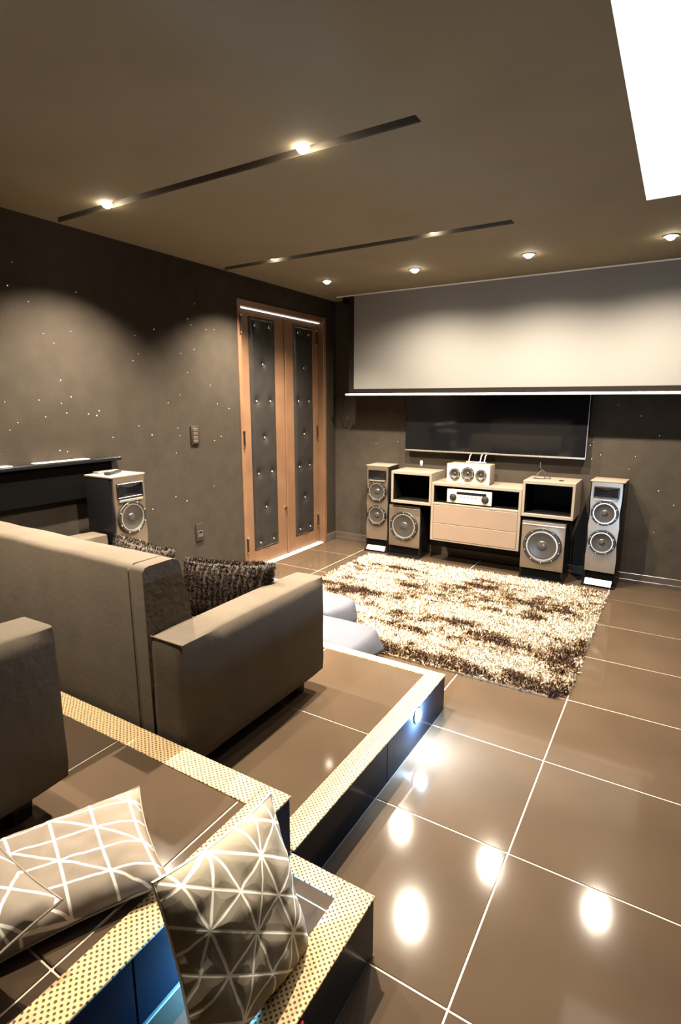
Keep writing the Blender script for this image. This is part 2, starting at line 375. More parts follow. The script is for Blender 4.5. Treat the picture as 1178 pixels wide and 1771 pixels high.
slot_lamp(-2.90, .88, ZC + .004, 'unseen spotlight in the slot above the rear sofa, left one', 'spotlights in the ceiling slots', E_REAR)  # unseen rear pair, put in to light the sofas and upper platform
slot_lamp(-1.72, .88, ZC + .004, 'unseen spotlight in the slot above the rear sofa, right one', 'spotlights in the ceiling slots', E_REAR)

# ------------------------------------------------------------------ upholstered double door
d = struct(bpy.data.objects.new('door_1', None), 'brown wooden double door with black tufted panels'); COL.objects.link(d)
bm = bmesh.new(); jx0, jx1 = X0 - .10, X0 + .012
box(bm, (jx0, DY0, .0), (jx1, DY0 + .045, DZ), .004, 1); box(bm, (jx0, DY1 - .05, 0), (jx1, DY1, DZ), .004, 1); box(bm, (jx0, DY0 + .045, DZ - .05), (jx1, DY1 - .05, DZ), .004, 1)
finish('door_frame', bm, 'wood', d)
finish('threshold', B((X0 - .11, DY0 + .045, 0), (X0 - .02, DY1 - .05, .006), .002, 1), 'pale_strip', d)['label'] = 'pale threshold strip'
finish('light_gap', B((X0 - .065, DY0 + .05, DZ - .060), (X0 - .035, DY1 - .055, DZ - .052)), 'door_light', d)['label'] = 'thin line of light above the leaves'
finish('backing', B((X0 - .115, DY0, 0), (X0 - .105, DY1, DZ)), 'black', d)
LX = X0 - .06            # face of the leaves
def leaf(ya, yb, pa, pb):
    za, zb, pza, pzb = .012, DZ - .068, .15, 2.31
    bm = bmesh.new()
    for lo, hi in (((LX - .04, ya, za), (LX, pa, zb)), ((LX - .04, pb, za), (LX, yb, zb)), ((LX - .04, pa, za), (LX, pb, pza)), ((LX - .04, pa, pzb), (LX, pb, zb))):
        box(bm, lo, hi, .002, 1)
    L = finish('door_leaf', bm, 'wood', d)
    rows = [pza + .07 + i * (pzb - pza - .14) / 6 for i in range(7)]; cy = (pa + pb) / 2; wq = (pb - pa) * .27
    but = [(cy + s * wq, z) for i, z in enumerate(rows) for s in ((-1, 1) if i % 2 == 0 else (0,))]
    bm = bmesh.new(); ny, nz = 28, 150; vs = []
    for j in range(nz + 1):
        for i in range(ny + 1):
            y = pa + (pb - pa) * i / ny; z = pza + (pzb - pza) * j / nz
            e = min(i / ny, 1 - i / ny) * (pb - pa); e2 = min(j / nz, 1 - j / nz) * (pzb - pza)
            h = .028 * min(1, min(e, e2) / .035) ** .5
            for by, bz in but:
                q = ((y - by) ** 2 + (z - bz) ** 2) ** .5; h -= .028 * math.exp(-(q / .034) ** 1.2)
            h += .003 * noise.noise((y * 14, z * 9, 1.3))
            vs.append(bm.verts.new((LX - .012 + h, y, z)))
    for j in range(nz):
        for i in range(ny):
            k = j * (ny + 1) + i; bm.faces.new((vs[k], vs[k + 1], vs[k + ny + 2], vs[k + ny + 1]))
    finish('tufted_panel', bm, 'leather_black', L, smooth=1.2)
    proto = None
    for y, z in but:
        if proto is None:
            bm = bmesh.new(); bmesh.ops.create_uvsphere(bm, u_segments=10, v_segments=6, radius=.011, matrix=Matrix.Diagonal((.6, 1, 1, 1)))
            proto = o = finish('button', bm, 'stud', L)
        else: o = proto.copy(); COL.objects.link(o)
        o.parent = L; o.location = (LX + .004, y, z)
    return L
def hinge(L, y, z, LX):
    o = finish('hinge', tube(bmesh.new(), [(LX + .008, y, z - .06), (LX + .008, y, z + .06)], .008, 8), 'iron', L)
    o2 = finish('hinge_knob', lathe(bmesh.new(), [(.004, 0), (.010, .004), (.010, .016), (.004, .020)], (LX + .008, y, z + .08), 10, 'z'), 'brass', L)
    o3 = finish('hinge_knob', lathe(bmesh.new(), [(.004, 0), (.010, .004), (.010, .016), (.004, .020)], (LX + .008, y, z - .06), 10, 'z'), 'brass', L)
YM = 4.46
L1 = leaf(DY0 + .05, YM - .002, 3.93, 4.305); L2 = leaf(YM + .002, DY1 - .055, 4.60, 4.945)
for z in (2.22, 1.24, .26): hinge(L1, DY0 + .030, z, X0 + .012); hinge(L2, DY1 - .085, z, LX)
finish('overlap_strip', B((LX, YM - .015, .02), (LX + .012, YM + .022, DZ - .08), .004, 1), 'wood', L1)
bm = bmesh.new(); lathe(bm, [(.018, 0), (.016, .003)], (0, 0, 0), 14); tube(bm, [(0, -.002, .02), (0, -.02, .02), (0, -.025, -.05)], .006)
o = finish('latch', bm, 'brass', L1); o.location = (LX + .001, 4.425, .50); o.rotation_euler = (0, 0, math.pi / 2)

# wall switch and socket on the left wall
t = thing('light_switch', 'brown four-key light switch plate on left wall', 'switch', (X0, 3.168, 1.305))
finish('plate', B((0, -.042, -.075), (.012, .042, .075), .004), 'switch', t)
for k in range(4): finish('rocker', B((.012, -.026, .030 - k * .03), (.017, .026, .054 - k * .03), .002, 1), 'switch_key', t)
t = thing('wall_socket', 'brown wall socket plate low on left wall near the door', 'socket', (X0, 3.165, .51))
finish('plate', B((0, -.042, -.075), (.012, .042, .075), .004), 'switch', t)
finish('socket_face', B((.012, -.028, -.04), (.017, .028, .012), .002, 1), 'switch_key', t)
finish('slot', B((.017, -.016, -.004), (.0185, .016, .008)), 'matte_black', t)

# ------------------------------------------------------------------ projection screen, television
t = thing('projection_screen', 'wide white pull-down projection screen hanging before the back wall', 'screen', (-1.46, 5.045, ZC))
finish('casing', B((-1.60, .006, -.075), (1.62, .085, -.002), .01), 'black', t)
finish('casing_lip', B((-1.66, -.010, -.014), (1.62, .004, -.003)), 'white_metal', t)['label'] = 'thin pale front edge of the casing'
finish('screen_sheet', B((-1.455, -.002, -.925), (1.50, .002, -.0145)), 'screen', t, smooth=0)
bm = bmesh.new(); box(bm, (-1.515, -.003, -.97), (-1.455, .003, -.0145)); box(bm, (1.50, -.003, -.97), (1.56, .003, -.0145)); box(bm, (-1.455, -.003, -.97), (1.50, .003, -.925))
finish('black_border', bm, 'screen_border', t, smooth=0)
finish('weight_bar', B((-1.555, -.012, -.992), (1.60, .012, -.970), .005), 'white_metal', t)['label'] = 'white bottom weight bar'

t = thing('television', 'large flat black television with silver lower edge below the screen', 'television', (-1.535, 5.225, 1.065))
finish('housing', B((-.865, .0, .0), (.865, .05, .99), .006), 'black', t)
finish('glass', B((-.858, -.004, .022), (.858, .0, .982)), 'glass_black', t, smooth=0)
finish('silver_edge', B((-.866, -.008, .003), (.866, .0, .018), .003, 1), 'silver', t)
finish('side_trim', B((.860, -.006, .02), (.866, .0, .985)), 'silver', t, smooth=0)
finish('logo_tab', B((-.045, -.010, .004), (.015, -.006, .022), .002, 1), 'silver', t)
finish('wall_bracket', B((-.3, .05, .3), (.3, .075, .7), .004), 'iron', t)
tag(finish('pull_cord', tube(tube(bmesh.new(), [(-3.185, 5.25, 1.62), (-3.19, 5.24, 1.5), (-3.183, 5.235, 1.42), (-3.16, 5.235, 1.37), (-3.13, 5.24, 1.355), (-3.11, 5.25, 1.37), (-3.11, 5.27, 1.40)], .004), [(-3.185, 5.25, 1.62), (-3.185, 5.30, 1.63)], .004), 'cable'), 'thin dark cord hanging on back wall by the corner', 'cord')

# ------------------------------------------------------------------ wall-hung media unit
YF = 4.95
def open_cube(x0, x1, z0, z1, label):
    t = thing('open_cabinet', label, 'cabinet', ((x0 + x1) / 2, YF, z0), 0, 'open cube cabinets on the back wall')
    h = (x1 - x0) / 2; H = z1 - z0; D = Y1 - YF
    finish('top_panel', B((-h, 0, H - .028), (h, D, H), .0015, 1), 'oak', t, smooth=0)
    finish('bottom_panel', B((-h, 0, 0), (h, D, .026), .0015, 1), 'oak', t, smooth=0)
    for s in (-1, 1):
        a, b = sorted((s * h, s * (h - .022))); finish('side_panel', B((a, 0, .026), (b, D, H - .028), .0015, 1), 'oak', t, smooth=0)
        a, b = sorted((s * (h - .022), s * (h - .0235))); finish('lining', B((a, .012, .026), (b, D, H - .028)), 'niche', t, smooth=0)
    finish('back_panel', B((-h + .022, D - .012, .026), (h - .022, D - .002, H - .028)), 'niche', t, smooth=0)
    finish('floor_lining', B((-h + .022, .03, .026), (h - .022, D - .012, .028)), 'niche', t, smooth=0)
    return t
open_cube(-2.42, -1.988, .566, .886, 'open taupe cube cabinet left of the drawer unit, above smaller subwoofer')
open_cube(-1.126, -.69, .566, .886, 'open taupe cube cabinet right of the drawer unit, above larger subwoofer')
UX0, UX1, UZ0, UZ1 = -1.985, -1.129, .232, .803
t = thing('media_unit', 'wall-hung taupe media unit with open niche over two drawer fronts', 'cabinet', ((UX0 + UX1) / 2, YF, UZ0))
h = (UX1 - UX0) / 2; H = UZ1 - UZ0; D = Y1 - YF; NZ = .375
finish('top_panel', B((-h, 0, H - .028), (h, D, H), .0015, 1), 'oak', t, smooth=0)
for s in (-1, 1):
    a, b = sorted((s * h, s * (h - .024))); finish('side_panel', B((a, .0, 0), (b, D, H - .028), .0015, 1), 'oak', t, smooth=0)
    a, b = sorted((s * (h - .024), s * (h - .0255))); finish('lining', B((a, .012, NZ), (b, D, H - .028)), 'niche', t, smooth=0)
finish('niche_shelf', B((-h + .024, .0, NZ - .018), (h - .024, D, NZ), .0015, 1), 'oak', t, smooth=0)
finish('floor_lining', B((-h + .026, .03, NZ), (h - .026, D - .012, NZ + .001)), 'niche', t, smooth=0)
finish('back_panel', B((-h + .024, D - .012, NZ), (h - .024, D - .002, H - .028)), 'niche', t, smooth=0)
finish('bottom_panel', B((-h + .024, .002, 0), (h - .024, D, .016), .001, 1), 'oak', t, smooth=0)
for a, b in ((.017, .172), (.176, NZ - .022)):
    finish('drawer', B((-h + .026, -.001, a), (h - .026, .02, b), .002, 1), 'drawer', t)

# receiver in the niche
RZ = UZ0 + NZ
t = thing('receiver', 'silver stereo receiver with two round knobs inside the niche', 'receiver', (-1.615, YF + .012, RZ + .002))
finish('body', B((-.213, .012, .014), (.213, .25, .138), .004, 1), 'black', t)
finish('faceplate', B((-.215, 0, .012), (.215, .012, .143), .004), 'receiver', t)
finish('display', B((-.12, -.002, .096), (.165, 0, .122), .001, 1), 'glass_black', t)
for x in (-.155, .155): finish('knob', lathe(lathe(bmesh.new(), [(.036, -.001), (.034, .004), (.027, .006)], (x, 0, .065), 24), [(.026, .005), (.025, .022), (.018, .025)], (x, 0, .065), 24), 'rubber', t)
for k in range(5): finish('key', B((-.09 + k * .036, -.004, .072), (-.066 + k * .036, 0, .081), .001, 1), 'rubber_grey', t)
for x in (-.17, .17): finish('foot', B((x - .02, .02, -.001), (x + .02, .06, .014), .002, 1), 'rubber', t)

# centre speaker on the unit
def woofer(t, x, z, r, m_rim='rubber', depth=1.0, screws=8):
    """basket ring, cone and dome standing proud of a front panel that lies at y=0 of the thing"""
    k = r / .1
    finish('woofer_ring', lathe(bmesh.new(), [(r, -.001), (r, .010), (r * .96, .018), (r * .86, .018), (r * .82, .012), (r * .80, .002)], (x, FY, z), 36, caps=False), m_rim, t)
    finish('cone_rim', lathe(bmesh.new(), [(r * .84, .010), (r * .82, .0165), (r * .75, .0165), (r * .74, .008)], (x, FY, z), 36, caps=False), 'silver', t)
    finish('woofer_cone', lathe(bmesh.new(), [(r * .78, .002), (r * .77, .010), (r * .72, .013), (r * .66, .011), (r * .28, .0015), (r * .01, .0012)], (x, FY, z), 36), 'cone', t)
    finish('dust_cap', lathe(bmesh.new(), [(r * .27, .001), (r * .24, .006), (r * .16, .010), (r * .05, .012)], (x, FY, z), 24), 'dome', t)
    bm = bmesh.new()
    for i in range(screws):
        a = math.pi / screws + 2 * math.pi * i / screws
        lathe(bm, [(.0055, 0), (.0055, .003), (.003, .004)], (x + r * .92 * math.cos(a), FY - .018, z + r * .92 * math.sin(a)), 8)
    finish('screws', bm, 'silver', t)['kind'] = 'stuff'
FY = 0.0
t = thing('centre_speaker', 'small pale three-driver centre speaker on top of media unit', 'speaker', (-1.642, 4.985, UZ1), math.radians(2))
FY = -.001
finish('cabinet', B((-.200, .006, .004), (.200, .20, .186), .004), 'oak', t)
finish('front_panel', B((-.203, -.001, .002), (.203, .006, .190), .004), 'pale_panel', t)
woofer(t, 0, .103, .062, depth=1); woofer(t, -.125, .096, .052, screws=6); woofer(t, .125, .096, .052, screws=6)
for x in (-.17, .17): finish('foot', B((x - .015, .02, 0), (x + .015, .06, .005)), 'rubber', t, smooth=0)

# tower speakers
def tower(label, loc, rz):
    t = thing('tower_speaker', label, 'speaker', loc, rz, 'tower speakers')
    W, Dp, Hh = .262, .24, .905
    finish('cabinet', B((-W / 2, 0, .0), (W / 2, Dp, Hh), .006), 'black', t)
    finish('top_cap', B((-W / 2 - .002, -.012, Hh), (W / 2 + .002, Dp, Hh + .012), .004), 'oak', t)
    bm = bmesh.new(); prism(bm, [(-.118, .13), (.118, .13), (.122, .26), (.112, .385), (.121, .52), (.112, .645), (.120, .76), (.118, Hh), (-.118, Hh), (-.120, .76), (-.112, .645), (-.121, .52), (-.112, .385), (-.122, .26)], 1, -.014, .001)
    finish('front_panel', bm, 'bronze', t)
    global FY; FY = -.0135
    bm = bmesh.new(); za, zb, hw = .772, .868, .098
    for lo, hi in (((-hw, -.026, za), (hw, -.013, za + .010)), ((-hw, -.026, zb - .010), (hw, -.013, zb)), ((-hw, -.026, za + .01), (-hw + .010, -.013, zb - .01)), ((hw - .010, -.026, za + .01), (hw, -.013, zb - .01))): box(bm, lo, hi, .002, 1)
    finish('horn_frame', bm, 'black', t)
    bm = bmesh.new(); hz = (za + zb) / 2      # flared horn mouth narrowing to the throat
    o_ = [(-hw + .01, -.022, za + .01), (hw - .01, -.022, za + .01), (hw - .01, -.022, zb - .01), (-hw + .01, -.022, zb - .01)]
    i_ = [(-.022, -.0145, hz - .02), (.022, -.0145, hz - .02), (.022, -.0145, hz + .02), (-.022, -.0145, hz + .02)]
    vo = [bm.verts.new(p) for p in o_]; vi = [bm.verts.new(p) for p in i_]
    for i in range(4): bm.faces.new((vo[i], vo[(i + 1) % 4], vi[(i + 1) % 4], vi[i]))
    bm.faces.new(vi); bmesh.ops.recalc_face_normals(bm, faces=bm.faces)
    finish('horn', bm, 'glass_black', t, smooth=0)
    finish('horn_lip', B((-.09, -.030, .752), (.09, -.013, .766), .003), 'silver', t)
    woofer(t, 0, .645, .108); woofer(t, 0, .392, .108)
    finish('bass_port', B((-.112, -.006, .055), (.112, .001, .128)), 'matte_black', t, smooth=0)
    bm = bmesh.new(); prism(bm, [(-.050, .018), (.0, .018), (.0, .062), (-.012, .060)], 0, -.105, .105)
    finish('port_lip', bm, 'silver', t, smooth=0)
    finish('plinth', B((-W / 2, -.055, 0), (W / 2, .001, .018), .003), 'black', t)
    return t
def at_tower(label, x, y, z, rz):
    return tower(label, (x, y, z), rz)
at_tower('black and bronze tower speaker right of the media unit', -.458, 5.045, 0, math.radians(-3))
at_tower('narrowly seen tower speaker left of the media unit, behind the smaller subwoofer', -2.625, 5.055, 0, math.radians(3))
T3 = at_tower('tower speaker by the left wall past the sofa, remote on its top', -2.955, 2.245, .2, math.radians(92))

# subwoofers
def sub(label, x, y, w_, h_, d_, rz):
    t = thing('subwoofer', label, 'subwoofer', (x, y, 0), rz, 'subwoofers')
    finish('cabinet', B((-w_ / 2, 0, 0), (w_ / 2, d_, h_), .008), 'black', t)
    finish('front_panel', B((-w_ / 2 + .004, -.016, .105), (w_ / 2 - .004, .001, h_ - .003), .007), 'bronze', t)
    finish('top_bevel', B((-w_ / 2 + .01, -.019, h_ - .035), (w_ / 2 - .01, -.015, h_ - .028), .001, 1), 'silver', t)
    global FY; FY = -.0155
    woofer(t, 0, .325, w_ * .435, screws=10)
    finish('port', B((-w_ / 2 + .02, -.004, .03), (w_ / 2 - .02, .001, .10)), 'matte_black', t, smooth=0)
    finish('plinth', B((-w_ / 2, -.03, 0), (w_ / 2, .001, .02), .004), 'black', t)
    return t
sub('larger subwoofer standing at the rug, right of media unit', -.918, 4.925, .375, .538, .33, math.radians(0))
sub('smaller subwoofer left of media unit, in front of a tower speaker', -2.285, 5.005, .352, .538, .27, math.radians(0))

# oddments on the cabinets
tag(finish('plug_adapter', tube(lathe(bmesh.new(), [(.012, -.05), (.016, -.03), (.010, 0), (.013, .0)], (-2.17, 5.12, .936), 10, 'z'), [(-2.17, 5.12, .930), (-2.165, 5.12, .96), (-2.175, 5.125, .985)], .006), 'pale_cable'), 'small pale plug standing on the left cube cabinet', 'plug')
bm = tube(bmesh.new(), [(-1.06, 5.08, .891), (-1.03, 5.1, .94), (-1.01, 5.12, .965), (-.98, 5.12, .94), (-.975, 5.11, .892)], .004)
tube(bm, [(-1.08, 5.12, .891), (-1.0, 5.1, .891), (-.93, 5.14, .892), (-.96, 5.2, .91), (-1.04, 5.2, .98), (-1.05, 5.24, 1.02)], .004)
tag(finish('cable', bm, 'cable'), 'loose looped cable lying on the right cube cabinet', 'cable')
bm = bmesh.new()
for x in (-1.70, -1.59, -1.55): tube(bm, [(x, 5.17, UZ1 + .192), (x + .004, 5.19, UZ1 + .25), (x + .004, 5.24, UZ1 + .27)], .005)
box(bm, (-1.72, 5.15, UZ1 + .1905), (-1.53, 5.18, UZ1 + .197))
tag(finish('antenna_leads', bm, 'pale_cable'), 'short pale leads rising behind the centre speaker', 'cable')
tag(finish('cable_grommet', lathe(bmesh.new(), [(.022, 0), (.022, .004), (.014, .004)], (-.83, 5.08, .890), 16, 'z'), 'matte_black'), 'dark round grommet in the right cube cabinet top', 'grommet')

# black floating shelf on the left wall
t = thing('wall_shelf', 'long black floating shelf with deep apron on left wall behind sofa', 'shelf', (X0, 1.0, 1.0))
finish('shelf_top', B((.0, -1.6, .185), (.062, 1.425, .205), .002, 1), 'black', t)
finish('apron', B((.0, -1.6, -.045), (.045, 1.36, .185), .002, 1), 'matte_black', t)
finish('edge_lip', B((.062, -1.6, .180), (.068, 1.425, .200), .002, 1), 'black', t)
for ya, yb, lb in ((.40, .70, 'pale strip standing for the highlight near the left end of black wall shelf'), (.86, 1.19, 'long pale strip standing for the highlight near the right end of black wall shelf')):
    tag(finish('highlight_strip', B((X0 + .004, 1.0 + ya - .02, 1.2055), (X0 + .060, 1.0 + yb, 1.209)), 'pale_strip', smooth=0), lb, 'pale_strip')  # pale slivers stand for light reflected on the shelf top
t = thing('remote_control', 'black remote control on top of the left wall tower speaker', 'remote', (-3.07, 2.23, 1.1175), math.radians(30))
finish('body', B((-.022, -.085, 0), (.022, .085, .02), .006), 'remote', t)
for k in range(5): finish('button', B((-.012, -.06 + k * .025, .02), (.012, -.048 + k * .025, .023), .001, 1), 'rubber_grey', t)
tag(finish('phone_case', B((-3.18, 2.16, 1.1175), (-3.12, 2.30, 1.13), .004), 'silver'), 'small silver case beside the remote on left wall tower speaker', 'case')

# ------------------------------------------------------------------ sofas
def cushion_bm(lo, hi, puff=.02, n=10, amp=.006, seed=0.0, bev=.03):
    bm = B(lo, hi); bmesh.ops.subdivide_edges(bm, edges=bm.edges[:], cuts=n, use_grid_fill=True)
    lo, hi = Vector(lo), Vector(hi); c = (lo + hi) / 2; hd = (hi - lo) / 2; md = min(hd)
    for v in bm.verts:
        q = Vector(((v.co[i] - c[i]) / hd[i] for i in range(3)))
        # round the box: pull towards a rounded form with radius bev
        p = v.co - c; inner = Vector((max(-hd[i] + bev, min(hd[i] - bev, p[i])) for i in range(3)))
        dlt = p - inner
        if dlt.length > 1e-6: p = inner + dlt.normalized() * bev
        for i in range(3):
            o1, o2 = [j for j in range(3) if j != i]
            if abs(q[i]) > .99: p[i] += math.copysign(puff * (1 - q[o1] ** 2) * (1 - q[o2] ** 2), q[i])
        p += Vector((noise.noise(p * 7 + Vector((seed, 0, 0))), noise.noise(p * 7 + Vector((0, seed, 5))), noise.noise(p * 7 + Vector((9, 0, seed))))) * amp
        v.co = c + p
    return bm
def sofa(label, x1, y0, z0, width=1.76):
    """faces +y; right arm's outer face at x1, back's rear face at y0, standing on z0"""
    t = thing('sofa', label, 'sofa', (x1 - width / 2, y0, z0), 0, 'taupe two-seat sofas')
    h = width / 2; aw = .165; L = .885; ah = .565; bh = .81
    for s in (1, -1):
        a, b = sorted((s * h, s * (h - aw)))
        finish('arm', cushion_bm((a, 0, .085), (b, L, ah), .004, 8, .0025, s, .018), 'sofa', t, smooth=1.0)
        finish('arm_seam', tube(bmesh.new(), [(a + .006, .004, ah - .004), (b - .006, .004, ah - .004)], .0028), 'sofa', t)
    bx = h - aw - .004
    bm = bmesh.new()                       # the back: upright behind, front leaning out towards the seat
    prism(bm, [(.0, .085), (.0, bh - .02), (.012, bh - .004), (.03, bh), (.135, bh), (.158, bh - .008), (.170, bh - .03), (.205, bh - .20), (.225, .40), (.23, .085)], 0, -bx, bx)
    bmesh.ops.subdivide_edges(bm, edges=[e for e in bm.edges if abs(e.verts[0].co.x - e.verts[1].co.x) > .5], cuts=40)
    for v in bm.verts:
        side = 1 - abs(v.co.x) / bx
        v.co.y += .006 * noise.noise((v.co.x * 5, v.co.z * 6, 2)) if v.co.z > .2 else 0
        v.co.z += .006 * noise.noise((v.co.x * 3, v.co.y * 4, 7)) if v.co.z > .7 else 0
    finish('back', bm, 'sofa', t, smooth=.9)
    for sx in (-1, 1):                     # piping where back and end panel meet
        finish('back_seam', tube(bmesh.new(), [(sx * (bx - .075), -.0015, .10), (sx * (bx - .075), -.0015, bh - .02), (sx * (bx - .070), .02, bh), (sx * (bx - .068), .14, bh)], .003), 'sofa', t)
    finish('base', B((-bx, .10, .085), (bx, L - .03, .26), .012), 'sofa', t)
    for i in range(2):
        a = -bx + i * bx + .004; finish('seat_cushion', cushion_bm((a, .235, .262), (a + bx - .008, L - .01, .352), .012, 9, .004, i * 3.0, .035), 'sofa', t, smooth=1.2)
    for sx in (-1, 1):
        for yy in (.09, L - .12):
            x = sx * (h - .09); bm = bmesh.new(); prism(bm, [(-.035, .088), (.035, .088), (.024, 0), (-.024, 0)], 0, x - .03, x + .03)
            for v in bm.verts: v.co.y += yy
            finish('leg', bm, 'black', t, smooth=0)
    return t
sofa('taupe sofa in the middle on the lower platform, seen from behind', -1.356, 1.192, .204)
sofa('taupe sofa at left edge on the upper platform, only its arm showing', -1.42, -.075, .404)

# ------------------------------------------------------------------ pillows
def pillow_bm(w_, h_, t_, n=26, wr=.010, seed=0.0):
    bm = bmesh.new(); uvl = bm.loops.layers.uv.new('UVMap'); top = {}; bot = {}
    for j in range(n + 1):
        for i in range(n + 1):
            u, v = -1 + 2 * i / n, -1 + 2 * j / n
            x = w_ / 2 * u * (1 - .075 * (1 - v * v)); y = h_ / 2 * v * (1 - .075 * (1 - u * u))
            f = max(0, (1 - u ** 4) * (1 - v ** 4)) ** .55 * (1 - .25 * (u * u + v * v) / 2)
            edge = min(1 - abs(u), 1 - abs(v))
            nz = wr * (noise.noise((u * 2.2 + seed, v * 2.2, seed)) + .6 * noise.noise((u * 5 + seed, v * 5, 3 + seed)))
            nz += wr * .5 * noise.noise((u * 12, v * 12, seed + 9)) * max(0, 1 - edge * 2.2)
            z = t_ / 2 * f
            a = bm.verts.new((x, y, z + nz * min(1, edge * 8)))
            top[i, j] = a
            bot[i, j] = a if i in (0, n) or j in (0, n) else bm.verts.new((x, y, -z * .85 + nz * .4 * min(1, edge * 8)))
    for j in range(n):
        for i in range(n):
            for S, fl_ in ((top, False), (bot, True)):
                ids = [(i, j), (i + 1, j), (i + 1, j + 1), (i, j + 1)]
                if fl_: ids.reverse()
                f = bm.faces.new([S[k] for k in ids])
                for lp, k in zip(f.loops, ids): lp[uvl].uv = (-1 + 2 * k[0] / n, -1 + 2 * k[1] / n)
    return bm
def frame(o, u, v):
    """matrix with local x along u, local y near v, origin o"""
    x = Vector(u).normalized(); z = x.cross(Vector(v)).normalized(); y = z.cross(x)
    m = Matrix((x, y, z)).transposed().to_4x4(); m.translation = Vector(o); return m
def pillow(label, m_, w_, h_, t_, origin, u, v, seed, grp):
    t = finish('throw_pillow', pillow_bm(w_, h_, t_, seed=seed), m_, smooth=1.3)
    n = 24; pts = []
    for k in range(4):
        for i in range(n):
            s = -1 + 2 * i / n; uu, vv = [(s, -1), (1, s), (-s, 1), (-1, -s)][k]
            pts.append((w_ / 2 * uu * (1 - .075 * (1 - vv * vv)), h_ / 2 * vv * (1 - .075 * (1 - uu * uu)), 0))
    pts.append(pts[0])
    finish('piping', tube(bmesh.new(), pts, .0032, 5), 'pale_strip' if seed == 2.0 else m_, t)
    t.matrix_world = frame(origin, u, v); tag(t, label, 'pillow', grp); return t
G = 'taupe pillows with white lines'
pillow('flat taupe pillow with white lines lying on upper platform', 'cloth_a', .40, .31, .115, (-1.165, .635, .458), (.44, .90, .02), (-.86, .42, .20), 1.0, G)
pillow('quilted taupe pillow leaning upright on the side step against riser', 'cloth_b', .41, .40, .13, (-.765, .80, .375), (-.02, .98, -.16), (-.42, .10, .90), 2.0, G)
pillow('taupe white-lined pillow cut by left edge, overlapping the flat one', 'cloth_c', .37, .34, .10, (-1.205, .365, .525), (.95, -.02, -.12), (-.05, .95, .24), 3.0, G)
pillow('lowest taupe pillow at left edge, only a pale corner showing', 'cloth_a', .28, .26, .036, (-1.26, .21, .424), (.9, .2, 0), (-.2, .9, 0), 4.0, G)

# fur: blades along a surface
def fur(name, roots, norms, length, width, cols, m_, parent, droop=.3, jit=.5):
    n = len(roots); roots = np.asarray(roots); norms = np.asarray(norms)
    d = norms + rng.normal(0, jit, (n, 3)); d[:, 2] -= droop * .3; d /= np.linalg.norm(d, axis=1)[:, None]
    side = np.cross(d, rng.normal(0, 1, (n, 3))); side /= np.linalg.norm(side, axis=1)[:, None]
    ln = length * rng.uniform(.6, 1.15, n)[:, None]; wv = width * rng.uniform(.7, 1.3, n)[:, None]
    mid = roots + d * ln * .55; tip = roots + d * ln + np.array((0, 0, -1)) * ln * droop
    V = np.stack([roots - side * wv * .5, roots + side * wv * .5, mid + side * wv * .45, mid - side * wv * .45, tip], 1).reshape(-1, 3)
    base = (np.arange(n) * 5)[:, None]
    F4 = base + np.array([0, 1, 2, 3]); F3 = base + np.array([3, 2, 4])
    me = bpy.data.meshes.new(name); me.vertices.add(len(V)); me.vertices.foreach_set('co', V.astype(np.float32).ravel())
    loops = np.concatenate([F4, F3], 1).ravel(); me.loops.add(len(loops)); me.loops.foreach_set('vertex_index', loops.astype(np.int32))
    st = (np.arange(n) * 7)[:, None] + np.array([0, 4]); me.polygons.add(2 * n)
    me.polygons.foreach_set('loop_start', st.ravel().astype(np.int32)); me.update(calc_edges=True); me.validate()
    at = me.attributes.new('pile', 'FLOAT_COLOR', 'POINT'); c = np.repeat(np.c_[cols, np.ones(n)], 5, 0); at.data.foreach_set('color', c.astype(np.float32).ravel())
    me.materials.append(M[m_]); o = bpy.data.objects.new(name, me); COL.objects.link(o); o.parent = parent; o['kind'] = 'stuff'
    return o
# shag rug
RX0, RX1, RY0, RY1 = -2.62, -.362, 2.90, 4.86
t = thing('shag_rug', 'thick cream and brown mottled shag rug on the tiled floor', 'rug', ((RX0 + RX1) / 2, (RY0 + RY1) / 2, .001))
bw, bh_ = (RX1 - RX0) / 2, (RY1 - RY0) / 2
bm = B((-bw, -bh_, 0), (bw, bh_, .010)); bmesh.ops.bevel(bm, geom=[e for e in bm.edges if abs(e.verts[0].co.z - e.verts[1].co.z) > .005], offset=.09, segments=6, affect='EDGES')
finish('backing', bm, mat('rug_backing', (.16, .11, .07), .9), t, smooth=0)
n = 75000; px = rng.uniform(-bw, bw, n * 2); py = rng.uniform(-bh_, bh_, n * 2)
ex = np.maximum(np.abs(px) - (bw - .09), 0); ey = np.maximum(np.abs(py) - (bh_ - .09), 0)
ok = (ex ** 2 + ey ** 2) < .0081; px, py = px[ok][:n], py[ok][:n]; n = len(px)
spots = [(-1.84, 4.15, .11, .07), (-1.33, 4.43, .13, .07), (-.44, 3.34, .10, .22), (-1.16, 3.62, .16, .06), (-.85, 3.46, .12, .06), (-2.22, 3.80, .30, .07), (-.72, 3.98, .10, .05), (-1.38, 3.0, .5, .06), (-.55, 2.98, .30, .12), (-1.85, 3.58, .35, .05), (-.95, 4.25, .14, .05), (-1.45, 3.32, .25, .05), (-.6, 4.2, .12, .05), (-2.1, 4.55, .3, .04)]
tone = np.zeros(n); CX, CY = (RX0 + RX1) / 2, (RY0 + RY1) / 2
